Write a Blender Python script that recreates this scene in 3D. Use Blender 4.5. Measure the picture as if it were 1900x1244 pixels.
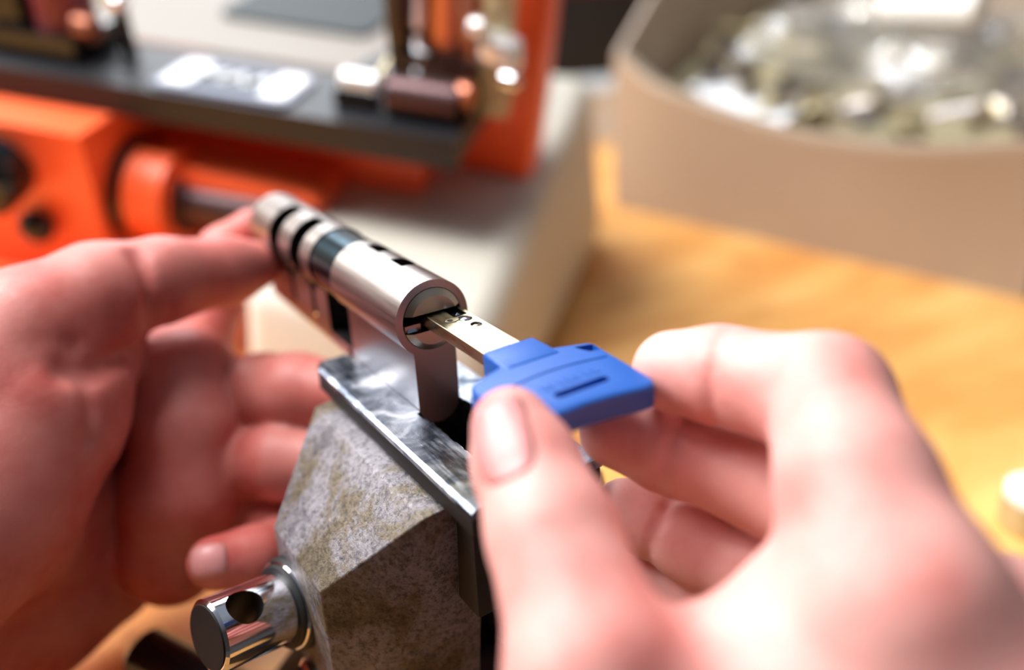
import bpy, bmesh, math, random
import numpy as np
from mathutils import Vector, Matrix, Euler
for o in list(bpy.data.objects): bpy.data.objects.remove(o)
S = 0.001                      # all coordinates below are millimetres
C = bpy.context.scene.collection
SC = bpy.context.scene
D = math.pi/180

# ------------------------------------------------------------------ camera
cd = bpy.data.cameras.new('camera'); cam = bpy.data.objects.new('camera', cd); C.objects.link(cam)
cam.location = (-0.072468, -0.144704, 0.066255)
cam.rotation_euler = (1.155911, 0.040722, -0.583837)
cd.sensor_width = 36; cd.lens = 29.3320
cd.clip_start = 0.005; cd.clip_end = 20
cd.dof.use_dof = True; cd.dof.focus_distance = 0.166; cd.dof.aperture_fstop = 4.3; cd.dof.aperture_blades = 0
SC.camera = cam
# ------------------------------------------------------------------ world, lamps, exposure
W = bpy.data.worlds.new('room_light'); SC.world = W; W.use_nodes = True
nt = W.node_tree; nt.nodes.clear()
out = nt.nodes.new('ShaderNodeOutputWorld'); bg = nt.nodes.new('ShaderNodeBackground')
tc = nt.nodes.new('ShaderNodeTexCoord'); sp = nt.nodes.new('ShaderNodeVectorMath'); sp.operation = 'DOT_PRODUCT'; sp.inputs[1].default_value = (.10, .50, .86)
rp = nt.nodes.new('ShaderNodeValToRGB'); ma = nt.nodes.new('ShaderNodeMath'); ma.operation = 'MULTIPLY_ADD'
ma.inputs[1].default_value = .5; ma.inputs[2].default_value = .5
nt.links.new(tc.outputs['Generated'], sp.inputs[0]); nt.links.new(sp.outputs['Value'], ma.inputs[0]); nt.links.new(ma.outputs[0], rp.inputs[0])
rp.color_ramp.elements[0].position = .50; rp.color_ramp.elements[0].color = (.10, .078, .07, 1)
rp.color_ramp.elements[1].position = .88; rp.color_ramp.elements[1].color = (.60, .68, .80, 1)
nt.links.new(rp.outputs[0], bg.inputs[0]); bg.inputs[1].default_value = .42
nt.links.new(bg.outputs[0], out.inputs[0])
def lamp(name, loc, target, size, power, col, sy=None):
    l = bpy.data.lights.new(name, 'AREA'); l.shape = 'RECTANGLE'; l.size = size; l.size_y = sy or size
    l.energy = power; l.color = col
    o = bpy.data.objects.new(name, l); C.objects.link(o); o.location = loc
    o.rotation_euler = (Vector(target)-Vector(loc)).to_track_quat('-Z', 'Y').to_euler()
    return o
lamp('ceiling_lamp', (-.55, .66, .82), (.05, .05, -.05), .80, 27, (1, .985, .97), .80)
lamp('machine_fill_light', (-.12, .16, .52), (.12, .26, -.05), .24, 3.0, (1, .97, .93))  # added fill, no lamp known there; brightens the machine's front faces
lamp('back_fill_light', (.35, 1.15, .80), (.08, .15, -.05), .70, 9, (.90, .95, 1), .30)  # unseen light added behind, no window there; glints on the bin's metal
SC.view_settings.view_transform = 'Standard'; SC.view_settings.look = 'None'
SC.view_settings.exposure = 0.1; SC.view_settings.gamma = 1; SC.view_settings.use_curve_mapping = False

# ------------------------------------------------------------------ materials
def lin(c):
    return tuple(x/12.92 if x <= .04045 else ((x+.055)/1.055)**2.4 for x in c) + (1,)
def hx(r, g, b): return lin((r/255, g/255, b/255))
class MatB:
    def __init__(s, name, col, rough=.5, metal=0, **kw):
        s.m = bpy.data.materials.new(name); s.m.use_nodes = True; s.nt = s.m.node_tree
        s.b = s.nt.nodes['Principled BSDF']; s.b.inputs['Base Color'].default_value = col
        s.b.inputs['Roughness'].default_value = rough; s.b.inputs['Metallic'].default_value = metal
        for k, v in kw.items(): s.b.inputs[k.replace('_', ' ')].default_value = v
        s.tc = s.nt.nodes.new('ShaderNodeTexCoord')
    def map(s, scale=(1, 1, 1), rot=(0, 0, 0)):
        n = s.nt.nodes.new('ShaderNodeMapping'); n.inputs['Scale'].default_value = scale; n.inputs['Rotation'].default_value = rot
        s.nt.links.new(s.tc.outputs['Object'], n.inputs[0]); return n.outputs[0]
    def noise(s, scale, detail=4, vec=None, rough=.6, dist=0):
        n = s.nt.nodes.new('ShaderNodeTexNoise'); n.inputs['Scale'].default_value = scale; n.inputs['Detail'].default_value = detail
        n.inputs['Roughness'].default_value = rough; n.inputs['Distortion'].default_value = dist
        s.nt.links.new(vec or s.tc.outputs['Object'], n.inputs['Vector']); return n.outputs['Fac']
    def ramp(s, fac, stops):
        r = s.nt.nodes.new('ShaderNodeValToRGB'); s.nt.links.new(fac, r.inputs[0])
        while len(r.color_ramp.elements) < len(stops): r.color_ramp.elements.new(.5)
        for e, (p, c) in zip(r.color_ramp.elements, stops): e.position = p; e.color = c if len(c) == 4 else (*c, 1)
        return r.outputs[0]
    def mix(s, fac, a, b):
        n = s.nt.nodes.new('ShaderNodeMix'); n.data_type = 'RGBA'
        for i, v in ((0, fac), (6, a), (7, b)):
            if hasattr(v, 'is_output'): s.nt.links.new(v, n.inputs[i])
            else: n.inputs[i].default_value = v
        return n.outputs[2]
    def col(s, sock): s.nt.links.new(sock, s.b.inputs['Base Color']); return s
    def rough(s, sock): s.nt.links.new(sock, s.b.inputs['Roughness']); return s
    def bump(s, sock, strength=.3, dist=.0002):
        n = s.nt.nodes.new('ShaderNodeBump'); n.inputs['Strength'].default_value = strength; n.inputs['Distance'].default_value = dist
        s.nt.links.new(sock, n.inputs['Height'])
        prev = s.b.inputs['Normal'].links
        if prev: s.nt.links.new(prev[0].from_socket, n.inputs['Normal'])
        s.nt.links.new(n.outputs[0], s.b.inputs['Normal']); return s
def g(v): return (v, v, v, 1)

nickel = MatB('satin_nickel', hx(168, 161, 158), .30, 1)
nickel.rough(nickel.ramp(nickel.noise(900, 2, nickel.map((1, .05, 1))), [(.3, g(.30)), (.7, g(.38))]))
nickel.bump(nickel.noise(5000, 2), .08, .00002)
plugm = MatB('plug_nickel', hx(196, 184, 168), .36, 1)
plugm.bump(plugm.noise(2500, 2), .08, .00003)
cam_m = MatB('blackened_steel', hx(58, 84, 98), .22, 1)
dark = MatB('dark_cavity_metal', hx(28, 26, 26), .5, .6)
brass = MatB('brass', hx(205, 150, 90), .3, 1)
blade_m = MatB('nickel_silver_blade', hx(214, 203, 168), .32, 1)
blade_m.rough(blade_m.ramp(blade_m.noise(600, 3, blade_m.map((1, .08, 1))), [(.3, g(.22)), (.7, g(.38))]))
pin_m = MatB('steel_pin', hx(190, 195, 215), .2, 1)
blue = MatB('blue_plastic', hx(24, 84, 168), .42, 0)
blue.bump(blue.noise(3500, 2), .15, .00003)
chrome = MatB('chrome', hx(225, 225, 232), .07, 1)
chrome.rough(chrome.ramp(chrome.noise(1200, 3, chrome.map((.04, 1, 1))), [(.35, g(.05)), (.75, g(.13))]))
endface = MatB('turned_steel_end', hx(26, 24, 26), .6, 0, Specular_IOR_Level=.2)
def worn_cast(name, seed):
    m = MatB(name, hx(120, 112, 118), .5, .25)
    v = m.map((1, 1, 1)); big = m.noise(42+seed, 6, v, .65, .6); fine = m.noise(900, 5, v, .75); mid = m.noise(170, 6, v, .7, .4)
    blot = m.nt.nodes.new('ShaderNodeMath'); blot.operation = 'MULTIPLY_ADD'; blot.inputs[1].default_value = .35
    m.nt.links.new(mid, blot.inputs[0]); m.nt.links.new(big, blot.inputs[2])
    base = m.ramp(blot.outputs[0], [(.52, hx(150, 146, 154)), (.67, hx(134, 129, 135)), (.76, hx(110, 98, 80)), (.88, hx(80, 68, 50))])
    spk = m.ramp(fine, [(.38, g(.22)), (.50, g(.85)), (.62, g(1)), (.74, g(2.0))])
    dk = m.ramp(mid, [(.36, g(.35)), (.47, g(1))])
    mm = m.nt.nodes.new('ShaderNodeMix'); mm.data_type = 'RGBA'; mm.blend_type = 'MULTIPLY'; mm.inputs[0].default_value = .85
    m.nt.links.new(base, mm.inputs[6]); m.nt.links.new(spk, mm.inputs[7])
    m2 = m.nt.nodes.new('ShaderNodeMix'); m2.data_type = 'RGBA'; m2.blend_type = 'MULTIPLY'; m2.inputs[0].default_value = .8
    m.nt.links.new(mm.outputs[2], m2.inputs[6]); m.nt.links.new(dk, m2.inputs[7]); m.col(m2.outputs[2])
    m.rough(m.ramp(mid, [(.3, g(.32)), (.7, g(.55))]))
    m.bump(fine, .55, .0004); m.bump(mid, .35, .0009)
    return m
cast_m = worn_cast('worn_cast_iron', 0)
jaw_m = MatB('scratched_jaw_steel', hx(168, 176, 188), .26, 1)
v_s = jaw_m.map((900, 90, 300), (0, 0, 22*D)); sc1 = jaw_m.noise(1, 3, v_s, .6); bl = jaw_m.noise(130, 5, None, .6, .5)
jaw_m.col(jaw_m.ramp(bl, [(.32, hx(72, 80, 94)), (.46, hx(132, 142, 158)), (.60, hx(200, 208, 220))]))
jaw_m.rough(jaw_m.ramp(sc1, [(.35, g(.24)), (.65, g(.46))])); jaw_m.bump(sc1, .35, .00012); jaw_m.bump(bl, .3, .0005)
rubber_m = MatB('black_seal', hx(22, 22, 24), .6)
blackiron = MatB('black_oiled_iron', hx(34, 32, 34), .45, .3)
wood = MatB('golden_bench_board', hx(222, 160, 84), .45)
wv = wood.map((2.2, 9, 9), (0, 0, 25*D)); wn = wood.noise(3, 5, wv, .6, .6); wk = wood.noise(16, 4, None, .6)
c1 = wood.ramp(wn, [(.3, hx(214, 144, 70)), (.5, hx(236, 172, 94)), (.72, hx(248, 198, 122))])
c2 = wood.ramp(wk, [(.28, hx(120, 78, 40)), (.38, hx(255, 255, 255))])
mx = wood.nt.nodes.new('ShaderNodeMix'); mx.data_type = 'RGBA'; mx.blend_type = 'MULTIPLY'; mx.inputs[0].default_value = .55
wood.nt.links.new(c1, mx.inputs[6]); wood.nt.links.new(c2, mx.inputs[7]); wood.col(mx.outputs[2])
orange = MatB('orange_enamel', hx(250, 104, 58), .38); orange.bump(orange.noise(700, 3), .15, .0001)
cream = MatB('cream_enamel', hx(214, 210, 198), .55); cream.bump(cream.noise(900, 3), .1, .0001)
black_p = MatB('black_anodised', hx(22, 24, 30), .5, .1)
black_g = MatB('black_gloss_plastic', hx(16, 18, 22), .2)
bronze = MatB('copper_tinted_steel', hx(196, 128, 104), .35, .8)
maroon = MatB('dark_red_plastic', hx(116, 40, 52), .4)
shaft_m = MatB('oiled_shaft', hx(92, 72, 74), .35, .8)
gold_m = MatB('olive_brass', hx(192, 180, 144), .35, .6)
white_m = MatB('white_label', hx(236, 240, 246), .6)
white_p = MatB('white_plastic', hx(238, 236, 230), .3)
ltgrey = MatB('light_grey_plastic', hx(196, 198, 198), .4)
slate = MatB('slate_panel', hx(44, 52, 56), .7)
satin = MatB('satin_silver', hx(245, 245, 246), .3, .5)
plate_g = MatB('nameplate_grey', hx(118, 124, 142), .6)
house_m = MatB('beige_housing', hx(128, 122, 115), .6)
bin_m = MatB('taupe_bin_plastic', hx(164, 146, 128), .42); bin_m.bump(bin_m.noise(400, 2), .1, .0002)
wallm = MatB('white_wall_paint', hx(232, 230, 226), .8); wallm.bump(wallm.noise(60, 3), .1, .001)
floorm = MatB('grey_floor', hx(120, 112, 104), .6); floorm.col(floorm.ramp(floorm.noise(12, 4), [(.3, hx(104, 98, 92)), (.7, hx(134, 126, 118))]))
bag_m = MatB('clear_bag_film', (1, 1, 1, 1), .12, 0, Transmission_Weight=.9, IOR=1.25, Alpha=.35)
bag_m.bump(bag_m.noise(45, 4), .6, .004)
def skin(name, tint):
    m = MatB(name, hx(*tint), .42, 0, Subsurface_Weight=.22, Subsurface_Scale=.004)
    m.b.inputs['Subsurface Radius'].default_value = (1, .3, .18)
    a = m.noise(55, 4, None, .55); b = m.noise(420, 3, None, .6)
    t = tint
    m.col(m.ramp(a, [(.3, hx(t[0]-14, t[1]-34, t[2]-34)), (.55, hx(*t)), (.75, hx(min(255, t[0]+8), t[1]+12, t[2]+10))]))
    m.rough(m.ramp(b, [(.3, g(.46)), (.7, g(.6))]))
    m.bump(b, .25, .00025)
    vv = m.nt.nodes.new('ShaderNodeTexVoronoi'); vv.inputs['Scale'].default_value = 1400
    m.nt.links.new(m.tc.outputs['Object'], vv.inputs['Vector']); m.bump(vv.outputs['Distance'], .12, .00012)
    return m
skin_r = skin('skin', (228, 164, 156))
skin_shaded = skin('shaded_palm_skin', (204, 120, 112))  # ruddy palm tone, darkened to carry the left hand's shade in its colour
nail_m = MatB('fingernail', hx(212, 142, 140), .38, 0, Subsurface_Weight=.15, Subsurface_Scale=.002)
M = {k: v.m for k, v in list(globals().items()) if isinstance(v, MatB)}

# ------------------------------------------------------------------ object helpers
def tag(o, label=None, cat=None, group=None, kind=None):
    if label: o['label'] = label
    if cat: o['category'] = cat
    if group: o['group'] = group
    if kind: o['kind'] = kind
    return o
def thing(name, label, cat, loc=(0, 0, 0), group=None, mat=None):
    o = bpy.data.objects.new(name, None); C.objects.link(o); o.empty_display_size = .01
    if mat is not None: o.matrix_world = mat
    else: o.location = [c*S for c in loc]
    return tag(o, label, cat, group)
def link(name, me, mat, parent=None, smooth=True, sharp=35):
    me.materials.clear(); me.materials.append(M[mat])
    o = bpy.data.objects.new(name, me); C.objects.link(o)
    if smooth:
        for p in me.polygons: p.use_smooth = True
        me.set_sharp_from_angle(angle=sharp*D)
    if parent: o.parent = parent
    return o
def bm_obj(name, bm, mat, parent=None, smooth=True, sharp=35, bevel=0, seg=2):
    """bm in millimetres, in the parent's frame (or the world's)"""
    if bevel:
        es = [e for e in bm.edges if len(e.link_faces) == 2 and e.calc_face_angle(0) > 30*D]
        bmesh.ops.bevel(bm, geom=es, offset=bevel, segments=seg, profile=.5, affect='EDGES', clamp_overlap=True)
    bmesh.ops.recalc_face_normals(bm, faces=bm.faces)
    bmesh.ops.scale(bm, vec=(S, S, S), verts=bm.verts)
    me = bpy.data.meshes.new(name); bm.to_mesh(me); bm.free()
    return link(name, me, mat, parent, smooth, sharp)
def box(x0, x1, y0, y1, z0, z1, bm=None):
    bm = bm or bmesh.new()
    v = [bm.verts.new(p) for p in [(x0,y0,z0),(x1,y0,z0),(x1,y1,z0),(x0,y1,z0),(x0,y0,z1),(x1,y0,z1),(x1,y1,z1),(x0,y1,z1)]]
    for f in ((0,3,2,1),(4,5,6,7),(0,1,5,4),(1,2,6,5),(2,3,7,6),(3,0,4,7)): bm.faces.new([v[i] for i in f])
    return bm
def cyl(p0, p1, r0, r1=None, n=48, bm=None, rings=None):
    """solid of revolution about p0->p1; rings = [(t, r)...] t in mm from p0"""
    bm = bm or bmesh.new(); p0 = Vector(p0); p1 = Vector(p1); a = (p1-p0); L = a.length; a.normalize()
    u = a.orthogonal().normalized(); w = a.cross(u)
    rings = rings or [(0, r0), (L, r1 if r1 is not None else r0)]
    R = []
    for t, r in rings:
        R.append([bm.verts.new(p0+a*t+(u*math.cos(k*2*math.pi/n)+w*math.sin(k*2*math.pi/n))*r) for k in range(n)])
    for A_, B_ in zip(R, R[1:]):
        for k in range(n): bm.faces.new([A_[k], A_[(k+1)%n], B_[(k+1)%n], B_[k]])
    bm.faces.new(R[0][::-1]); bm.faces.new(R[-1])
    return bm
def prism(pts, ax, c0, c1, bm=None):
    """polygon pts in the two other axes, extruded along ax"""
    bm = bm or bmesh.new(); i = 'xyz'.index(ax)
    def P(q, c): l = list(q); l.insert(i, c); return l
    a = [bm.verts.new(P(q, c0)) for q in pts]; b = [bm.verts.new(P(q, c1)) for q in pts]
    n = len(pts); bm.faces.new(a[::-1]); bm.faces.new(b)
    for k in range(n): bm.faces.new([a[k], a[(k+1)%n], b[(k+1)%n], b[k]])
    return bm
def hull(pts):
    bm = bmesh.new()
    for p in pts: bm.verts.new(p)
    r = bmesh.ops.convex_hull(bm, input=bm.verts)
    bmesh.ops.delete(bm, geom=[v for v in bm.verts if not v.link_faces], context='VERTS')
    bmesh.ops.dissolve_limit(bm, angle_limit=1*D, verts=bm.verts, edges=bm.edges)
    return bm
def cut(o, cutters, mat=None, op='DIFFERENCE'):
    """boolean the millimetre bmeshes out of o's mesh"""
    for bm in cutters:
        bmesh.ops.recalc_face_normals(bm, faces=bm.faces); bmesh.ops.scale(bm, vec=(S,)*3, verts=bm.verts)
        me = bpy.data.meshes.new('c'); bm.to_mesh(me); bm.free()
        me.materials.append(M[mat or 'dark'])
        c = bpy.data.objects.new('c', me); C.objects.link(c)
        mw = o.parent.matrix_world if o.parent else None
        par = o.parent; o.parent = None
        md = o.modifiers.new('b', 'BOOLEAN'); md.object = c; md.operation = op; md.solver = 'EXACT'
        md.material_mode = 'TRANSFER'
        dg = bpy.context.evaluated_depsgraph_get(); dg.update()
        nm = bpy.data.meshes.new_from_object(o.evaluated_get(dg)); o.modifiers.clear(); o.data = nm
        o.parent = par
        bpy.data.objects.remove(c)
    for p in o.data.polygons: p.use_smooth = True
    o.data.set_sharp_from_angle(angle=30*D)
    return o
def text(name, body, size, depth, mat, parent, M4):
    cu = bpy.data.curves.new('t', 'FONT'); cu.body = body; cu.size = size*S; cu.extrude = depth*S; cu.align_x = 'CENTER'; cu.align_y = 'CENTER'
    t = bpy.data.objects.new('t', cu); C.objects.link(t)
    dg = bpy.context.evaluated_depsgraph_get(); dg.update()
    me = bpy.data.meshes.new_from_object(t.evaluated_get(dg)); bpy.data.objects.remove(t)
    me.transform(M4); return link(name, me, mat, parent, False)
def rrect(x0, x1, y0, y1, r, n=6):
    p = []
    for cx, cy, a0 in ((x1-r, y1-r, 0), (x0+r, y1-r, 90), (x0+r, y0+r, 180), (x1-r, y0+r, 270)):
        for k in range(n+1):
            a = (a0+90*k/n)*D; p.append((cx+r*math.cos(a), cy+r*math.sin(a)))
    return p

# ------------------------------------------------------------------ the room and the bench
BZ = -115
def struct(name, bm, mat): return tag(bm_obj(name, bm, mat, None, False), kind='structure')
struct('wall_back', box(-2200, 2800, 1500, 1560, -900, 1900), 'wallm')
struct('wall_right', box(2200, 2260, -2000, 1500, -900, 1900), 'wallm')
struct('floor', box(-2200, 2800, -2000, 1500, -960, -900), 'floorm')
bench = thing('workbench', 'golden wooden workbench top under the machine, bin and vise', 'workbench', (0, 0, BZ))
bm_obj('worktop', box(-700, 1300, -62, 1350, -38, 0), 'wood', bench, bevel=2)
for x in (-640, 1240):
    for y in (-22, 1290): bm_obj('leg', box(x-35, x+35, y-35, y+35, -785, -38), 'wood', bench)

# ------------------------------------------------------------------ key cutting machine
OX, OY, OZ = Vector((0.70024, -0.69598, -0.15898)), Vector((0.71278, 0.66911, 0.21031)), Vector((-0.03999, -0.26059, 0.96462))   # rightwards along the front, backwards, up
MA = Matrix((OX, OY, OZ)).transposed().to_4x4(); MA.translation = Vector((95.20, 155.65, 2.56))*S
mach = thing('key_cutting_machine', 'orange and cream key cutting machine with a black carriage plate', 'key cutting machine', mat=MA)
Mi = MA.inverted()
def to_loc(p): return tuple((Mi @ (Vector(p)*S))/S)
# cream base: sloped top deck, foot standing on the bench
bb = bmesh.new()
x0, x1, y0, y1 = -74, 29, -56, 235
def dropto(p, z=BZ+4):   # from a local point straight down (world) to the bench
    w = MA @ (Vector(p)*S)/S if False else (MA @ (Vector(p)*S))/S
    return Mi @ (Vector((w.x, w.y, z))*S) / S
tops = [(x0, y0, -50), (x1, y0, -50), (x1, y1, -50), (x0, y1, -50)]
base = hull([Vector(p) for p in tops]+[dropto((x0-6, y0-6, -50)), dropto((x1+8, y0-8, -50)), dropto((x1+8, y1+6, -50)), dropto((x0-6, y1+6, -50))])
bm_obj('base', base, 'cream', mach, bevel=11, seg=5)
for q in ((x0+15, y0+15), (x1-15, y0+15), (x1-15, y1-15), (x0+15, y1-15)):
    t_ = dropto((q[0], q[1], -50), BZ+6); b_ = dropto((q[0], q[1], -50), BZ+.2)
    bm_obj('rubber_foot', cyl(b_, t_, 9, 9, 24), 'black_g', mach)
bm_obj('rear_housing', box(-245, -28, 84, 232, -92, -12), 'house_m', mach, bevel=8, seg=4)
hp = bm_obj('control_panel', prism(rrect(-178, -88, 134, 222, 8), 'z', -12.5, -9.5), 'slate', mach, bevel=1)
# orange frame: upright at the right, cross member, left block, floor
bm_obj('upright', hull([(-26, 72, -50), (20, 72, -50), (20, 108, -50), (-26, 108, -50), (2, 72, 20), (22, 72, 20), (2, 108, 20), (22, 108, 20), (3, 76, 105), (22, 76, 105), (3, 106, 105), (22, 106, 105)]), 'orange', mach, bevel=4, seg=3)
bm_obj('cross_member', box(-215, -26, 40, 72, -92, -16), 'orange', mach, bevel=3)
bm_obj('shelf', hull([(-152, 2, -46), (-62, 2, -46), (-62, 42, -46), (-152, 42, -46), (-150, 3, -36), (-66, 3, -40), (-66, 42, -40), (-150, 42, -30)]), 'orange', mach, bevel=2)
bm_obj('left_block', box(-262, -157, -24, 84, -92, -14), 'orange', mach, bevel=5, seg=3)
bm_obj('floor_plate', box(-262, -128, -62, 90, -102, -90), 'orange', mach, bevel=3)
bm_obj('bearing_boss', cyl((-151, 6, -54), (-132, 6, -54), 23, 23, 64), 'orange', mach, bevel=2.5)
bm_obj('boss_dark_gap', cyl((-157, 6, -54), (-151, 6, -54), 25, 25, 64), 'black_g', mach)  # black ring standing in for the dark gap between block and boss
sh = bm_obj('shaft', cyl((-134, 6, -56), (-72, 6, -56), 0, rings=[(0, 15), (6, 15), (6.1, 11.5), (60, 11.5), (62, 10)]), 'shaft_m', mach)
kn = bm_obj('feed_knob', cyl((-197, -24, -31), (-191, -52, -33), 0, rings=[(0, 7), (6, 7), (6, 14), (8, 16), (24, 15), (28, 12)]), 'black_g', mach)
bm_obj('ball_knob', cyl((-186, -22, -60), (-186, -37, -60), 0, n=32, rings=[(0, 4), (3, 4.2), (4, 6.5), (7, 8.2), (10, 8), (13, 6), (15, 2)]), 'black_g', mach)
# carriage
cp = bm_obj('carriage_plate', hull([(-250, 0, 0), (0, 0, 0), (-250, 50, 0), (-58, 50, 0), (-58, 88, 0), (0, 88, 0), (-250, 0, -13.5), (0, 0, -13.5), (-250, 50, -13.5), (0, 88, -13.5)]) if False else prism([(-250, 0), (0, 0), (0, 88), (-62, 88), (-70, 50), (-250, 50)], 'z', -13.5, 0), 'black_p', mach, bevel=1.3)
npl = bm_obj('nameplate', prism(rrect(-140, -75, 4, 40, 6), 'z', 0, 1.6), 'plate_g', mach, bevel=.5)
bm_obj('nameplate_end', prism(rrect(-137, -124, 8, 36.5, 3), 'z', 1.6, 2.1), 'white_m', npl)
bm_obj('nameplate_end', prism(rrect(-91, -78, 8, 36.5, 3), 'z', 1.6, 2.1), 'white_m', npl)
bm_obj('nameplate_field', prism(rrect(-123, -92, 12, 33, 2), 'z', 1.6, 1.9), 'slate', npl)
text('nameplate_lettering', 'MAA', 17, .35, 'white_m', npl, Matrix.Translation((-.1075, .0225, .0021)))
# right key clamp on the carriage
cl = bm_obj('clamp_block', box(-38, 0, 22, 62, 0, 16), 'black_g', mach, bevel=2)
bm_obj('clamp_cheek', cyl((-34, 19, 8), (-4, 19, 8), 9, 9, 40), 'shaft_m', cl)
bm_obj('clamp_post', hull([(-37, 26, 14), (-29, 26, 14), (-37, 36, 14), (-29, 36, 14), (-42, 26, 80), (-28, 26, 80), (-42, 36, 80), (-28, 36, 80)]), 'black_g', cl, bevel=1)
bm_obj('clamp_bar', box(-34, 2, 22, 30, 19, 23), 'black_g', cl, bevel=1)
bm_obj('cutter_guard', cyl((-14, 48, 22), (-14, 48, 95), 17, 17, 56), 'bronze', cl)
bm_obj('clamp_post', box(1, 13, 34, 44, -2, 90), 'gold_m', cl, bevel=1.5)
w_ = bm_obj('wing_knob', hull([(2, 22, 26), (20, 20, 22), (20, 34, 22), (2, 34, 26), (2, 22, 36), (19, 22, 35), (19, 34, 35), (2, 34, 37)]), 'satin', cl, bevel=3, seg=4)
bm_obj('wing_tip', cyl((-2, 22, 39), (6, 22, 40), 0, n=32, rings=[(0, 2), (1.5, 4), (6, 4), (8, 2)]), 'satin', cl)
bm_obj('wing_knob_cap', cyl((13, 22, 20), (21, 20, 20), 0, n=32, rings=[(0, 3), (1, 4.2), (6, 4.2), (8, 2)]), 'chrome', cl)
bm_obj('roller', cyl((-4, 20, 12), (1, 19, 12), 5.5, 5.5, 32), 'bronze', cl, bevel=.8)
k2 = bm_obj('clamp_handle', cyl((-58, 20, 4), (-40, 20, 4), 6, 6, 32), 'black_g', mach, bevel=1)
bm_obj('handle_sleeve', cyl((-57, 21, 10), (-39, 21, 10), 0, n=32, rings=[(0, 3), (1.5, 4.6), (16, 4.6), (18, 3)]), 'satin', k2)
bm_obj('clamp_strut', cyl((-46, 26, 4), (-30, 40, 30), 2.4, 2.4, 16), 'gold_m', mach)
# left key clamp
cl2 = bm_obj('clamp_block', box(-222, -178, 12, 44, 0, 12), 'black_g', mach, bevel=2)
bm_obj('clamp_post', box(-221, -206, 18, 32, 10, 60), 'black_g', cl2, bevel=1.5)
bm_obj('cutter_guard', cyl((-192, 30, 10), (-192, 30, 60), 13, 13, 48), 'maroon', cl2)
bm_obj('clamp_cheek', cyl((-181, 24, 14), (-174, 24, 14), 7, 6, 32), 'bronze', cl2, bevel=.8)
bm_obj('side_panel', box(-250, -230, 22, 40, 0, 40), 'maroon', cl2, bevel=2)
rod = bm_obj('clamp_rod', cyl((-166, 34, 0), (-166, 32, 24), 3.5, 3.5, 20), 'blackiron', mach)
bm_obj('rod_ball', cyl((-166, 32, 20), (-166, 32, 29), 0, n=32, rings=[(0, 1.5), (1, 3.2), (3, 4.7), (6, 4.7), (8, 3.2), (9, 1)]), 'chrome', rod)

# ------------------------------------------------------------------ things behind: grey bar, dark box
gb = thing('grey_case', 'light grey flat plastic case behind the cream machine base', 'case', (470, 640, BZ))
gb.rotation_euler = (0, 0, -20*D)
bm_obj('body', box(-130, 130, -40, 60, 0, 50), 'ltgrey', gb, bevel=6, seg=3)
bm_obj('lid', box(-132, 132, -42, 62, 50, 58), 'ltgrey', gb, bevel=3)
db = thing('toolbox', 'black toolbox with a dark red lid standing at the back of the bench', 'toolbox', (640, 900, BZ))
db.rotation_euler = (0, 0, -25*D)
bm_obj('body', box(-230, 230, -70, 80, 0, 150), 'blackiron', db, bevel=4)
bm_obj('lid', box(-233, 233, -73, 83, 150, 215), 'maroon', db, bevel=8, seg=3)
bm_obj('latch', box(-20, 20, -80, -72, 130, 165), 'chrome', db, bevel=1)

# ------------------------------------------------------------------ parts bin
BLm = Matrix.Rotation(0, 4, 'Z'); ea = Vector((.1396, -.9902, 0)); eb = Vector((.9902, .1396, 0))
BM = Matrix((eb, -ea, Vector((0, 0, 1)))).transposed().to_4x4(); BM.translation = Vector((357, 364, BZ))*S
binn = thing('parts_bin', 'taupe plastic parts bin with a curved low front lip', 'bin', mat=BM)
# local frame: x = backwards into the bin, y = minus along the front (front runs y 0..-300), z up
def lip(s):
    xs = [0, 38, 85, 137, 192, 240, 284, 300]; hs = [118, 98.5, 88.5, 79.5, 75.5, 77, 84, 87]
    k = max(i for i in range(7) if s >= xs[i])
    def m(i):
        if i == 0: return (hs[1]-hs[0])/(xs[1]-xs[0])
        if i == 7: return (hs[7]-hs[6])/(xs[7]-xs[6])
        return (hs[i+1]-hs[i-1])/(xs[i+1]-xs[i-1])
    w = xs[k+1]-xs[k]; t = (s-xs[k])/w
    return hs[k]*(1+2*t)*(1-t)**2+w*m(k)*t*(1-t)**2+hs[k+1]*t*t*(3-2*t)+w*m(k+1)*t*t*(t-1)
n = 80; fb = bmesh.new(); T = 4; rows = []
for k in range(n+1):
    s = 300*k/n; h = lip(s); bow = -7*math.sin(math.pi*s/300)
    rows.append([fb.verts.new(p) for p in [(0, -s, 0), (T, -s, 0), (T+bow, -s, h-6), (T+5+bow, -s, h-1), (T+4+bow, -s, h+2), (bow-2, -s, h+2), (bow-3, -s, h-1), (bow, -s, h-6)]])
for a, b in zip(rows, rows[1:]):
    for j in range(8): fb.faces.new([a[j], a[(j+1) % 8], b[(j+1) % 8], b[j]])
fb.faces.new(rows[0]); fb.faces.new(rows[-1][::-1])
bm_obj('front_panel', fb, 'bin_m', binn, sharp=50)
for y, w_ in ((0, 'side_panel'), (-304, 'side_panel')):
    h0 = 118 if y == 0 else 86
    bm_obj(w_, prism([(0, 0), (270, 0), (270, 175), (40, 160), (0, h0)], 'y', y, y+4), 'bin_m', binn, bevel=1.2)
bm_obj('back_panel', box(266, 270, -300, 0, 0, 175), 'bin_m', binn, bevel=1)
bm_obj('bottom_panel', box(0, 268, -300, 0, 0, 4), 'bin_m', binn)
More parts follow.
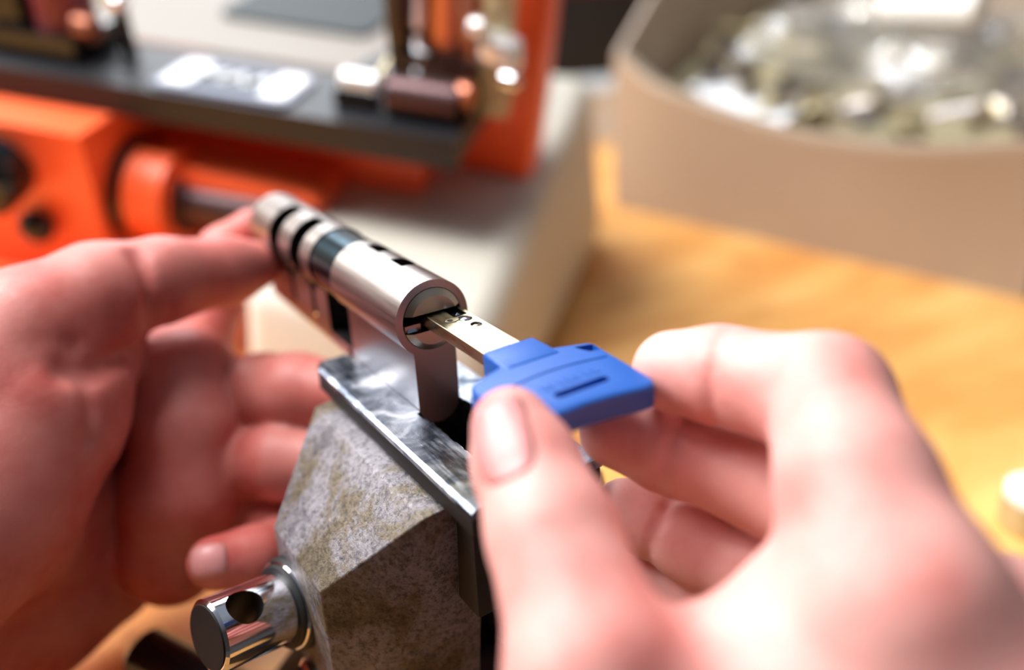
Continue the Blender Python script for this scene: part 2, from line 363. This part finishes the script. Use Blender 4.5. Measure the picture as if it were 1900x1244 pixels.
# its contents: heap of lock parts
rnd = random.Random(5)
def heap(x, s):
    e = min(1, max(0, (s-210)/90))
    return 66+.22*x+6*math.sin(s*.05+x*.04) - 22*e*min(1, x/100) + 34*max(0, 1-s/150)*min(1, max(0, x-20)/70)
def proto_key():
    t = thing('key_blank', 'small bright key blank lying in the heap inside the taupe bin', 'key', group='key blanks heaped in the parts bin')
    bm = prism(rrect(-11, 11, -12, 12, 8), 'z', -1.1, 1.1); bm_obj('bow', bm, 'gold_m', t, bevel=.3)
    bm_obj('blade', prism([(-4, -12), (-4, -40), (0, -43), (3, -40), (4, -34), (2.5, -31), (4, -27), (2.5, -24), (4, -20), (4, -12)], 'z', -.9, .9), 'gold_m', t)
    return t
def proto_cyl():
    t = thing('spare_cylinder', 'small silver lock cylinder lying in the heap inside the taupe bin', 'lock cylinder', group='spare cylinders heaped in the parts bin')
    bm_obj('body', prism([(8.5*math.cos(a*D), 8.5*math.sin(a*D)) for a in range(-54, 235, 12)]+[(-5, -22), (5, -22)], 'y', -17, 17), 'nickel', t)
    bm_obj('plug', cyl((0, -19, 0), (0, 17.5, 0), 6.5, 6.5, 24), 'gold_m', t)
    return t
def copy_tree(t):
    r = t.copy(); C.objects.link(r)
    for ch in list(t.children):
        c = ch.copy(); C.objects.link(c); c.parent = r
    return r
pk, pc = proto_key(), proto_cyl()
spots = []
for i in range(1500):
    x = rnd.uniform(36, 240); s = rnd.uniform(34, 262)
    if all((x-a)**2+(s-b)**2 > 19**2 for a, b in spots): spots.append((x, s))
for i, (x, s) in enumerate(spots):
    src = pk if i % 5 < 3 else pc
    first = (i == 0 or i == 3)
    o = src if first else copy_tree(src)
    R_ = Euler((rnd.uniform(-.45, .45), rnd.uniform(-.45, .45), rnd.uniform(0, 6.28))).to_matrix().to_4x4()
    o.matrix_world = BM @ Matrix.Translation((x*S, -s*S, (heap(x, s)+rnd.uniform(-3, 5))*S)) @ R_
# mass of small parts below them
hb = bmesh.new(); gx = 26; gy = 28; vv = {}
for i in range(gx+1):
    for j in range(gy+1):
        x = 8+250*i/gx; s = 5+290*j/gy; vv[i, j] = hb.verts.new((x, -s, heap(x, s)-9+rnd.uniform(-3, 3)))
for i in range(gx):
    for j in range(gy): hb.faces.new([vv[i, j], vv[i+1, j], vv[i+1, j+1], vv[i, j+1]])
rim = [vv[i, 0] for i in range(gx+1)]+[vv[gx, j] for j in range(1, gy+1)]+[vv[i, gy] for i in range(gx-1, -1, -1)]+[vv[0, j] for j in range(gy-1, 0, -1)]
low = [hb.verts.new((v.co.x, v.co.y, 4.5)) for v in rim]
for k in range(len(rim)): hb.faces.new([rim[k], rim[(k+1) % len(rim)], low[(k+1) % len(low)], low[k]])
hb.faces.new(low)
fill = bm_obj('small_metal_parts', hb, 'gold_m', None, False); fill.matrix_world = BM
tag(fill, 'loose mass of small lock parts filling the taupe bin', 'metal parts', kind='stuff')
# clear bag
bgm = bmesh.new(); vv = {}
for i in range(31):
    for j in range(31):
        x = 70+165*i/30; s = 45+215*j/30
        e = min(i, 30-i, j, 30-j)/15
        vv[i, j] = bgm.verts.new((x, -s, heap(x, s)+12+22*min(1, e*1.6)**.6+rnd.uniform(-2, 2)+4*math.sin(i*.9+j*.5)))
for i in range(30):
    for j in range(30): bgm.faces.new([vv[i, j], vv[i+1, j], vv[i+1, j+1], vv[i, j+1]])
bag = bm_obj('plastic_bag', bgm, 'bag_m', None, True, 80); bag.matrix_world = BM
sm = bag.modifiers.new('s', 'SOLIDIFY'); sm.thickness = .0003
tag(bag, 'clear crumpled plastic bag on top of the parts in the bin', 'bag')
def binthing(name, bm, mat, label, cat, x, s, dz, rot, bevel=0):
    o = bm_obj(name, bm, mat, None, bevel=bevel); tag(o, label, cat)
    o.matrix_world = BM @ Matrix.Translation((x*S, -s*S, (heap(x, s)+dz)*S)) @ Euler([a*D for a in rot]).to_matrix().to_4x4()
    return o
binthing('paper_slip', prism([(-28, -50), (24, -46), (30, 42), (-22, 48)], 'z', 0, .6), 'white_m', 'folded white paper slip at the front left of the bin contents', 'paper', 40, 78, 10, (4, -14, 6))
binthing('highlight_tube', cyl((0, -36, 0), (0, 36, 0), 0, n=40, rings=[(0, 9), (2, 12), (70, 12), (72, 9)]), 'white_p', 'white tube put in as the bright highlight on the bin contents', 'tube', 125, 172, 46, (0, 0, -4))  # white solid standing in for a specular highlight on the plastic

# round white button at the right edge
wk_ = thing('wooden_knob', 'round wooden knob with a white top on the bench at the right edge', 'knob', (199.77, -43.73, -115.00))
bm_obj('base', cyl((0, 0, 0), (0, 0, 11), 0, rings=[(0, 11), (1, 12), (8, 12), (11, 11.5)]), 'gold_m', wk_)
bm_obj('cap', cyl((0, 0, 11), (0, 0, 17), 0, rings=[(0, 11.5), (3, 11.5), (5, 9), (6, 5)]), 'white_p', wk_)
# dark file near the left bottom
fl = thing('hand_tool', 'black handled tool lying on the bench behind the left palm', 'tool', (-66.85, 67.27, -115.00))
fl.rotation_euler = (0, 0, -1.0840)
bm_obj('handle', cyl((0, 0, 8), (95, 0, 8), 0, n=32, rings=[(0, 6), (3, 8), (40, 7), (80, 8), (92, 7), (95, 4)]), 'black_g', fl)
bm_obj('blade', box(94, 150, -4, 4, 6, 10), 'blackiron', fl, bevel=1)

# ------------------------------------------------------------------ bench vise
vise = thing('bench_vise', 'worn grey steel bench vise gripping the lock cylinder', 'vise', (0, 0, BZ))
def vz(bm): bmesh.ops.translate(bm, vec=(0, 0, -BZ), verts=bm.verts); return bm
def body_pts(sx):
    top = [(5.5, 31, -26.6), (5.5, -25.5, -26.6), (18, 30.5, -28.2), (18, -25, -28.2)]
    pts = top+[(36, 16.5, -47), (36, -12, -45.5), (36, 16.5, -78), (36, -12, -78), (32, 15, -96), (32, -12, -96), (6, 24, -96), (7, -20, -96), (5.5, 30, -45), (5.5, -24, -45)]
    return [(sx*x, y, z) for x, y, z in pts]
lj = bm_obj('moving_jaw', vz(hull(body_pts(-1))), 'cast_m', vise, bevel=1.6, seg=3)
rj = bm_obj('fixed_jaw', vz(hull(body_pts(1)+[(44, 20, -96), (44, -18, -96)])), 'cast_m', vise, bevel=1.6, seg=3)
def jag(sx):
    r = random.Random(3 if sx < 0 else 9); n = 90; bm = bmesh.new(); A_ = []
    for k in range(n+1):
        y = 37.5-75.5*k/n
        xi = 5.05
        if sx < 0 and y < 0: xi += abs(r.gauss(0, .22))+(.8 if -4 < y < -.5 else 0)
        if sx < 0 and y > 34: xi += (y-34)*.35
        if sx > 0 and y < 0: xi += abs(r.gauss(0, .3))+(1.0 if y < -3 and r.random() < .3 else 0)
        xo = 14.7
        if y > 35: xo -= (y-35)*.5
        A_.append([(sx*xi, y, -20.3), (sx*(xi+.1), y, -22.4), (sx*(xo-.2), y, -22.4), (sx*xo, y, -21.0), (sx*(xo-.8), y, -20.35)])
    R_ = [[bm.verts.new(p) for p in row] for row in A_]
    for a, b in zip(R_, R_[1:]):
        for j in range(5): bm.faces.new([a[j], a[(j+1) % 5], b[(j+1) % 5], b[j]])
    bm.faces.new(R_[0]); bm.faces.new(R_[-1][::-1]); return bm
bm_obj('jaw_plate', vz(jag(-1)), 'jaw_m', vise, sharp=25)
bm_obj('jaw_plate', vz(jag(1)), 'jaw_m', vise, sharp=25)
for sx in (-1, 1): bm_obj('jaw_carrier', vz(box(min(sx*5.5, sx*14.5), max(sx*5.5, sx*14.5), -37.6, 35.5, -26.3, -22.3)), 'rubber_m', vise, bevel=.3)
bm_obj('jaw_backing', vz(box(-11, -5.4, -31, 33, -52, -26)), 'rubber_m', vise, bevel=.8)
bm_obj('jaw_backing', vz(box(5.4, 11, -31, 33, -52, -26)), 'blackiron', vise, bevel=.8)
# spindle with its hole, collar, guide rods, base
ax_s = Vector((-.95, -.235, .205)).normalized(); B0 = Vector((-35.4, 8.2, -62.1)); E0 = B0+ax_s*21.9
sp_ = bm_obj('spindle', vz(cyl(E0, B0-ax_s*40, 0, n=96, rings=[(0, 7.3), (.6, 7.9), (30, 7.9), (61, 7.9)])), 'chrome', vise)
hd = Vector((0, -.45, .89)); hd = (hd-ax_s*hd.dot(ax_s)).normalized(); hc = B0+ax_s*15.6+Vector((0, 0, -BZ))
cut(sp_, [cyl(hc-hd*14, hc+hd*14, 3.9, 3.9, 48)], 'dark')
bm_obj('spindle_end', vz(cyl(E0+ax_s*.25, E0-ax_s*.3, 0, n=64, rings=[(0, 6.9), (.5, 7.2)])), 'endface', sp_)
bm_obj('collar', vz(cyl(B0+ax_s*3.4, B0-ax_s*4, 0, n=72, rings=[(0, 10.0), (.6, 10.6), (7.4, 10.8)])), 'rubber_m', vise)
bm_obj('collar_ring', vz(cyl(B0+ax_s*4.1, B0+ax_s*3.2, 0, n=72, rings=[(0, 9.6), (.3, 9.95), (.9, 9.95)])), 'chrome', vise)
bm_obj('collar_seal', vz(cyl(B0+ax_s*4.9, B0+ax_s*3.8, 0, n=72, rings=[(0, 9.0), (.4, 9.45), (1.1, 9.45)])), 'rubber_m', vise)
bm_obj('bolt', vz(cyl((-38.5, 3.5, -81), (-34, 3.5, -81), 0, n=40, rings=[(0, 3.8), (1, 4.8), (4, 5)])), 'chrome', vise)
for y in (-9, 18): bm_obj('guide_rod', vz(cyl((-34, y, -88), (40, y, -88), 4.5, 4.5, 32)), 'blackiron', vise)
bm_obj('slide_guide', vz(box(-5.6, 5.6, 2, 30, -97, -32)), 'blackiron', vise)
bm_obj('vise_base', vz(hull([(-32, -30, -96), (44, -30, -96), (44, 34, -96), (-32, 34, -96), (-40, -38, -112), (52, -38, -112), (52, 42, -112), (-40, 42, -112), (-40, -38, BZ), (52, -38, BZ), (52, 42, BZ), (-40, 42, BZ)])), 'blackiron', vise, bevel=2)

# ------------------------------------------------------------------ lock cylinder
lock = thing('lock_cylinder', 'satin nickel double lock cylinder clamped upright in the vise jaws', 'lock cylinder', (0, 0, -24.5))
lock['label'] = 'long satin nickel lock cylinder clamped in the vise with the key inserted'
def lz(bm): bmesh.ops.translate(bm, vec=(0, 0, 24.5), verts=bm.verts); return bm
prof = []
a0 = math.degrees(math.asin(-6.87/8.5))
for k in range(97):
    a = (a0 + (180-2*a0)*k/96)*D; prof.append((8.5*math.cos(a), 8.5*math.sin(a)))
for k in range(1, 24):
    a = (180+180*k/24)*D
    prof.append((5*math.cos(a), -19.5+5*math.sin(a)))
prof = [(x, z) for x, z in prof]
body = bm_obj('body', lz(prism(prof, 'y', 0, 96.1)), 'nickel', lock, sharp=30)
cut(body, [lz(b) for b in [box(-12, 12, 34.8, 49, -18.3, 12),
    box(-12, .2, 55.6, 63, -9, 12), box(-12, .2, 71.4, 79.4, -9, 12),
    box(-12, -2, 57.6, 60.6, -16.4, -8), box(-12, -2, 73.6, 76.6, -17.4, -8),
    box(-.2, 12, 24, 30.6, 6.3, 12), box(-.5, 12, 11.6, 17.5, 6.3, 12),
    cyl((0, -5, 0), (0, 14, 0), 6.86, 6.86, 96), cyl((-8, 37, -20.2), (8, 37, -20.2), 1.4, 1.4, 24)]], 'dark')
md = body.modifiers.new('bev', 'BEVEL'); md.width = .00035; md.segments = 2; md.limit_method = 'ANGLE'; md.angle_limit = 50*D; md.harden_normals = False
bm_obj('cam_ring', lz(cyl((0, 35.1, 0), (0, 48.7, 0), 0, n=96, rings=[(0, 7.9), (.3, 8.2), (12.6, 8.2), (13.3, 8.2), (13.6, 7.9)])), 'cam_m', lock)
bm_obj('inner_barrel', lz(cyl((0, 49, 0), (0, 94, 0), 4.4, 4.4, 48)), 'dark', lock)
for y, z in ((59.1, -17.4), (75.2, -18.4)):
    bm_obj('brass_pin', lz(cyl((-5.25, y, z), (-4, y, z), 0, n=24, rings=[(0, .7), (.3, .95), (1.2, .95)])), 'brass', lock)
# the plug with its keyway
pl = bm_obj('plug', lz(cyl((0, -1.1, 0), (0, 13.8, 0), 0, n=96, rings=[(0, 5.35), (1.05, 6.7), (14.9, 6.7)])), 'plugm', lock, sharp=25)
cut(pl, [lz(box(-9, 9, -4, 11, -2.0, 1.9))], 'dark')
bm_obj('keyway_ledge', lz(box(-6.2, -2.6, .6, 9, -1.98, -.6)), 'plugm', lock)
bm_obj('keyway_tooth', lz(hull([(-5.9, .1, -1.9), (-3.6, .1, -1.9), (-5.9, 2.2, -1.9), (-3.6, 2.2, -1.9), (-5.6, .6, -1.2), (-3.9, .6, -1.2), (-5.6, 2.0, -1.2), (-3.9, 2.0, -1.2)])), 'pin_m', lock)

# ------------------------------------------------------------------ key
key = thing('key', 'flat key with a blue plastic head inserted in the lock cylinder', 'key', (2, -30, 0))
def kz(bm): bmesh.ops.translate(bm, vec=(-2, 30, 0), verts=bm.verts); return bm
bl_ = bm_obj('blade', kz(prism(rrect(-2.1, 6.3, -29, 10.5, .6, 3), 'z', -1.35, 1.35)), 'blade_m', key, sharp=30)
cut(bl_, [kz(b) for b in [prism([(2.3, -5.0), (3.2, -5.3), (5.4, -5.0), (5.7, 4), (2.6, 4)], 'z', .5, 3), cyl((4.1, -11.1, 1.0), (4.1, -11.1, 4), 0, n=32, rings=[(0, .9), (3, 2.9)]), cyl((3.8, -7, .95), (3.8, -7, 3), 1.45, 1.45, 32)]], 'dark')
md = bl_.modifiers.new('bev', 'BEVEL'); md.width = .00018; md.segments = 2; md.limit_method = 'ANGLE'; md.angle_limit = 50*D
bm_obj('round_insert', kz(cyl((3.8, -7, .9), (3.8, -7, 1.45), 0, n=32, rings=[(0, 1.2), (.45, 1.2), (.55, 1.05)])), 'pin_m', bl_)
bm_obj('oval_rim', kz(prism([(1.1+1.75*math.cos(a), -6.4+1.12*math.sin(a)) for a in [k*math.pi/16 for k in range(32)]], 'z', 1.3, 1.38)), 'dark', bl_)
bm_obj('oval_insert', kz(prism([(1.1+(1.0+.55)*math.cos(a)*1.0, -6.4+.95*math.sin(a)) for a in [k*math.pi/16 for k in range(32)]], 'z', 1.3, 1.42)), 'gold_m', bl_)
bm_obj('oval_pin', kz(cyl((.6, -6.5, 1.3), (.6, -6.5, 1.5), .6, .6, 24)), 'pin_m', bl_)
bm_obj('code_pin', kz(cyl((4.0, -3.6, .5), (4.0, -3.6, 1.3), 0, n=16, rings=[(0, .4), (.5, .45), (.8, .2)])), 'pin_m', bl_)
bm_obj('dimple', kz(cyl((4.1, -11.1, .98), (4.1, -11.1, 1.2), 0, n=24, rings=[(0, .9), (.2, .5)])), 'blade_m', bl_)
bow = [(-12.6, -37.5), (-11.6, -35.2), (-4.4, -32.6), (8, -31.8), (14.0, -33.9), (15.0, -35.0), (14.6, -40), (13.9, -52), (12.7, -54.2), (10.5, -54.2), (4.3, -52.9), (-.7, -52.4), (-6, -52.6), (-11, -53.4), (-12.6, -52), (-13, -45)]
head = bm_obj('bow', kz(prism(bow, 'z', -2.1, 2.7)), 'blue', key, sharp=40, bevel=.9, seg=5)
bm_obj('bow_collar', kz(hull([(-3.7, -25.8, -2.4), (7.7, -25.8, -2.4), (7.9, -35, -2.4), (-4.2, -35, -2.4), (-3.7, -25.8, 2.9), (7.7, -25.8, 2.9), (7.9, -35, 2.9), (-4.2, -35, 2.9)])), 'blue', key, sharp=40, bevel=.9, seg=4)
cut(head, [kz(prism(rrect(-3.2, 8.0, -48.6, -46.7, .9), 'z', .9, 5)), kz(hull([(10.9, -34.6, 1.0), (14.1, -35.6, 1.0), (14.0, -37.6, 1.0), (12.3, -37.2, 1.0), (10.6, -34.3, 4), (14.3, -35.3, 4), (14.2, -38.6, 4), (11.8, -38.0, 4)]))], 'blue')
arc = bmesh.new()
pts = [(-9.5+22.5*k/20, -41.2+1.5*math.sin(math.pi*k/20)) for k in range(21)]
rr = [[arc.verts.new((x, y-.22, 2.65)), arc.verts.new((x, y, 2.9)), arc.verts.new((x, y+.22, 2.65))] for x, y in pts]
for a, b in zip(rr, rr[1:]):
    for j in range(3): arc.faces.new([a[j], a[(j+1) % 3], b[(j+1) % 3], b[j]])
arc.faces.new(rr[0]); arc.faces.new(rr[-1][::-1])
bm_obj('raised_line', kz(arc), 'blue', key)
for k, w in enumerate((1.5, .7, 1.3, 1.6, .8, 1.2, 1.4)):
    bm_obj('raised_mark', kz(box(-3.4+k*1.75, -3.4+k*1.75+w*.8, -45.2, -43.6, 2.65, 2.84)), 'blue', head)

# ------------------------------------------------------------------ hands
def smin(a, b, k):
    h = np.clip(.5+.5*(b-a)/k, 0, 1); return b*(1-h)+a*h-k*h*(1-h)
def cone(P, a, b, ra, rb):
    a = np.array(a, float); b = np.array(b, float); ba = b-a; L2 = ba@ba
    t = np.clip(((P-a)@ba)/L2, 0, 1)
    return np.linalg.norm(P-a-t[..., None]*ba, axis=-1)-(ra+(rb-ra)*t)
def build_hand(name, label, smat, fingers, palm, kps, creases=(), res=1.0, folds=()):
    allp = np.array([p for ch in fingers for p, r in ch]+[p for seg in palm for p, r in seg])
    lo = allp.min(0)-26; hi = allp.max(0)+26
    ax = [np.arange(lo[i], hi[i], res) for i in range(3)]
    G = np.stack(np.meshgrid(*ax, indexing='ij'), -1).astype(np.float32)
    pd = None
    for seg in palm:
        for (a, ra), (b, rb) in zip(seg, seg[1:]):
            d = cone(G, a, b, ra, rb); pd = d if pd is None else smin(pd, d, 6.5)
    tot = pd; fds = []
    for fi, ch in enumerate(fingers):
        fd = None
        for (a, ra), (b, rb) in zip(ch, ch[1:]):
            d = cone(G, a, b, ra, rb); fd = d if fd is None else smin(fd, d, 3.0)
        for f, c, ax_, h, w in creases:
            if f == fi:
                ax_ = np.array(ax_, float); ax_ /= np.linalg.norm(ax_); q = G-np.array(c)
                fd = fd+h*np.exp(-((q@ax_)/w)**2)*np.exp(-(np.linalg.norm(q, axis=-1)/9.0)**4)
        fds.append(smin(pd, fd, kps[fi]))
    for d in fds: tot = smin(tot, d, .8)
    for line, h, w in folds:      # skin folds: shallow grooves along a line
        fd = None
        for a, b in zip(line, line[1:]):
            d = cone(G, a, b, 0, 0); fd = d if fd is None else np.minimum(fd, d)
        tot = tot+h*np.exp(-(fd/w)**2)
    V = tot; s = V < 0
    # surface nets
    nx, ny, nz = V.shape; cnt = np.zeros((nx-1, ny-1, nz-1), np.float32); acc = np.zeros((nx-1, ny-1, nz-1, 3), np.float32)
    for axis in range(3):
        o1, o2 = [i for i in range(3) if i != axis]
        for b1 in (0, 1):
            for b2 in (0, 1):
                off = [0, 0, 0]; off[o1] = b1; off[o2] = b2
                sl0 = tuple(slice(off[i], off[i]+V.shape[i]-1) for i in range(3)); off[axis] = 1
                sl1 = tuple(slice(off[i], off[i]+V.shape[i]-1) for i in range(3)); off[axis] = 0
                A_, B_ = V[sl0], V[sl1]; m = (A_ < 0) != (B_ < 0)
                t = np.where(m, A_/np.where(m, A_-B_, 1), 0)
                cnt += m
                for i in range(3): acc[..., i] += m*(t if i == axis else off[i])
    act = cnt > 0; idx = -np.ones(cnt.shape, np.int64); ii = np.argwhere(act); idx[act] = np.arange(len(ii))
    vs = (ii+acc[act]/cnt[act][:, None])*res+lo
    faces = []
    for axis in range(3):
        o1, o2 = [(axis+1) % 3, (axis+2) % 3]
        s0 = [slice(None)]*3; s1 = [slice(None)]*3; s0[axis] = slice(0, -1); s1[axis] = slice(1, None)
        for i in (o1, o2): s0[i] = slice(1, -1); s1[i] = slice(1, -1)
        A_ = s[tuple(s0)]; B_ = s[tuple(s1)]; e = np.argwhere(A_ != B_)
        flip = A_[tuple(e.T)]
        base_ = e.copy(); base_[:, o1] += 1; base_[:, o2] += 1
        def cell(d1, d2):
            q = base_.copy(); q[:, o1] -= d1; q[:, o2] -= d2; return idx[q[:, 0], q[:, 1], q[:, 2]]
        qd = np.stack([cell(1, 1), cell(0, 1), cell(0, 0), cell(1, 0)], 1)
        qd[~flip] = qd[~flip][:, ::-1]; faces.append(qd)
    faces = np.concatenate(faces)
    me = bpy.data.meshes.new(name); me.from_pydata((vs*S).tolist(), [], faces.tolist()); me.update()
    o = link(name, me, smat, None, True, 180)
    md = o.modifiers.new('sm', 'SMOOTH'); md.factor = .5; md.iterations = 3
    return tag(o, label, 'hand')
from mathutils.bvhtree import BVHTree
def nail(hand, c, nrm, along, L, Wd, mat='nail_m'):
    me = hand.data; bv = BVHTree.FromPolygons([v.co for v in me.vertices], [p.vertices for p in me.polygons])
    nrm = Vector(nrm).normalized(); al = Vector(along); al = (al-nrm*al.dot(nrm)).normalized(); ac = nrm.cross(al)
    bm = bmesh.new(); N = 14; grid = {}
    for i in range(N+1):
        for j in range(N+1):
            a = -1+2*i/N; b = -1+2*j/N
            # squircle outline
            k = 1/max(1e-6, (abs(a)**4+abs(b)**4)**.25)*max(abs(a), abs(b)) if (a or b) else 1
            a2, b2 = a*k, b*k
            p = (Vector(c)+al*a2*L/2+ac*b2*Wd/2+nrm*12)*S
            h = bv.ray_cast(p, -nrm)
            q = h[0] if h[0] else p-nrm*12*S
            edge = max(abs(a), abs(b))
            grid[i, j] = bm.verts.new(q/S+nrm*(.38 if edge < .95 else .0)-Vector((0, 0, 0)))
    for i in range(N):
        for j in range(N): bm.faces.new([grid[i, j], grid[i+1, j], grid[i+1, j+1], grid[i, j+1]])
    bmesh.ops.smooth_vert(bm, verts=[v for v in bm.verts if not v.is_boundary], factor=.5, use_axis_x=True, use_axis_y=True, use_axis_z=True)
    n_ = bm_obj('fingernail', bm, mat, hand, True, 80)
    sm = n_.modifiers.new('s', 'SOLIDIFY'); sm.thickness = .0006; sm.offset = -1
    return n_
# right hand: thumb, index, middle, ring, little
RH_T = [((-11.96, -47.95, 0.35),6.4),((-12.95, -53.22, -3.53),8.0),((-16.01, -64.17, -8.39),9.2),((-18.74, -72.52, -12.86),9.3),((-21.37, -80.84, -17.11),11),((-14.03, -88.36, -32.53),15)]
RH_I = [((21.79, -48.87, -0.01),7.4),((25.18, -56.75, 1.41),8.1),((28.04, -75.35, 3.97),9.6),((17.59, -89.06, -0.30),10.4),((11.22, -101.15, -8.91),12.5),((15.40, -114.59, -27.11),15)]
RH_M = [((14.34, -41.79, -12.91),6.6),((20.86, -49.99, -15.72),7.4),((28.81, -62.77, -18.13),8.0),((31.75, -78.60, -20.09),9),((24.87, -100.14, -22.61),12)]
RH_R = [((16.67, -42.49, -31.27),6.6),((23.37, -54.83, -34.36),7.3),((28.12, -67.61, -35.71),8.2),((28.67, -82.90, -34.58),9),((26.49, -98.15, -36.69),12)]
RH_L = [((19.66, -44.27, -45.93),6.0),((23.64, -55.44, -47.61),6.6),((26.76, -67.73, -50.01),7),((25.53, -82.86, -48.25),9)]
RP = [[((-21.32, -80.78, -21.90),11),((-7.83, -89.84, -27.80),13),((6.53, -97.46, -19.97),13),((11.74, -100.55, -9.61),11)],
      [((-14.21, -88.59, -33.19),16),((4.24, -103.83, -30.00),18),((15.40, -114.59, -27.11),17)],
      [((-0.12, -91.23, -26.05),10.5),((8.71, -93.95, -15.54),9.5),((12.44, -95.19, -8.40),9)],
      [((33.24, -104.57, -25.89),13),((28.19, -116.26, -34.59),20)],
      [((15.40, -114.59, -27.11),17),((23.70, -129.49, -55.51),24),((28.07, -142.93, -80.94),27)],
      [((28.19, -116.26, -34.59),20),((40.19, -134.55, -64.99),24)]]
hr = build_hand('human_hand', 'right hand of a person turning the blue key between thumb and forefinger', 'skin_r', [RH_T, RH_I, RH_M, RH_R, RH_L], RP, [5, 5, 2, 2, 2],
    creases=[(0, (-16.01, -64.17, -8.39), (-2.73, -8.36, -4.46), .35, .8), (0, (-15.44, -62.62, -7.21), (-2.73, -8.36, -4.46), .25, .7),
             (1, (22.00, -59.76, 1.69), (10.30, -21.18, 1.71), .9, 1.0), (1, (20.58, -71.56, 4.63), (6.30, -13.83, 1.02), .5, .9),
             (2, (18.40, -52.48, -13.56), (13.94, -21.11, -6.13), .8, .9), (3, (20.20, -50.04, -31.51), (10.52, -25.69, -4.19), .8, .9)])
nail(hr, (-16.01, -52.31, 1.93), (-10.62, -10.18, 7.25), (0.76, 6.73, 6.39), 12, 9.5)
# left hand
LH_T = [((-11.35, 86.76, -8.66),7),((-18.96, 86.50, -8.49),9.3),((-37.52, 82.77, -5.99),11.2),((-52.58, 82.47, -7.53),14.5),((-70.22, 77.37, -11.49),17),((-90.14, 64.81, -25.10),18)]
LH_I = [((-5.23, 107.00, -4.57),7),((-12.14, 115.24, -12.09),8.5),((-19.95, 113.04, -25.83),9.5),((-32.92, 98.85, -39.05),11)]
LH_M = [((-3.46, 49.62, -38.01),9),((-12.94, 61.55, -39.09),11),((-18.74, 72.97, -41.62),10.8),((-28.64, 91.34, -48.24),10.5),((-42.21, 105.07, -53.34),11)]
LH_R = [((-12.80, 42.88, -52.38),8.5),((-21.96, 53.24, -53.61),10.2),((-27.74, 65.24, -57.49),10),((-35.70, 82.17, -64.51),10.5),((-47.44, 96.90, -70.41),11)]
LH_L = [((-47.11, 35.36, -63.92),6.6),((-37.87, 35.71, -66.90),7.6),((-26.62, 41.62, -71.64),7.5),((-25.72, 63.08, -74.06),8.5),((-38.60, 76.03, -79.83),9),((-51.76, 89.86, -84.22),11)]
LH_X = [((-31.78, 42.44, -68.90),5.5),((-23.21, 43.00, -72.29),6.5),((-15.78, 44.58, -67.65),7.5)]
LP = [[((-38.70, 102.83, -33.49),12),((-36.43, 86.37, -37.48),13),((-39.93, 76.42, -48.42),14),((-46.24, 69.85, -63.74),14),((-53.05, 67.39, -79.24),13.5)],
      [((-53.46, 83.26, -12.06),12),((-75.03, 69.22, -28.03),20),((-93.16, 59.10, -39.74),24),((-128.0, 28.0, -48.0),25),((-175.0, -10.0, -52.0),26)],
      [((-93.82, 68.30, -47.73),24),((-85.44, 84.20, -76.53),20),((-68.07, 90.47, -83.06),17),((-53.42, 87.02, -81.77),15)],
      [((-103.05, 78.18, -79.76),22),((-88.65, 78.04, -87.29),18),((-71.79, 84.53, -89.06),15)],
      [((-103.05, 78.18, -79.76),22),((-140.0, 30.0, -66.0),24),((-180.0, -6.0, -62.0),25)],
      [((-60.74, 105.70, -35.00),15),((-48.81, 112.63, -46.89),14),((-40.54, 107.16, -47.29),13)],
      [((-94.36, 73.62, -50.58),24),((-67.25, 105.44, -63.27),18),((-54.26, 105.84, -66.55),15)]]
hl = build_hand('human_hand', 'left hand of a person, palm towards the viewer, steadying the lock cylinder', 'skin_shaded', [LH_T, LH_I, LH_M, LH_R, LH_L, LH_X], LP, [3.5, 4, 1.2, 1.2, 2, 1.2],
    folds=[([(-43.34, 76.35, 4.40), (-43.48, 73.16, -1.88), (-43.87, 70.93, -9.13), (-43.99, 72.43, -16.32)], 2.4, 2.2), ([(-66.24, 56.08, -13.96), (-61.43, 57.62, -16.32), (-56.10, 61.81, -16.70), (-50.05, 72.38, -18.84), (-43.12, 79.20, -19.67)], 3.6, 2.8),
           ([(-63.49, 61.06, -9.76), (-63.35, 56.26, -16.31), (-63.92, 52.50, -22.98), (-66.67, 49.67, -29.27)], 1.4, 2.0)],
    creases=[(0, (-41.65, 80.75, -7.45), (-9.24, -3.86, 1.19), 2.0, 1.5), (0, (-54.76, 73.17, -10.66), (-10.30, -0.79, 5.80), .8, 1.4)])
nail(hl, (-49.51, 30.51, -58.78), (-4.29, -10.08, 10.20), (-8.90, 1.37, 1.72), 9, 8)
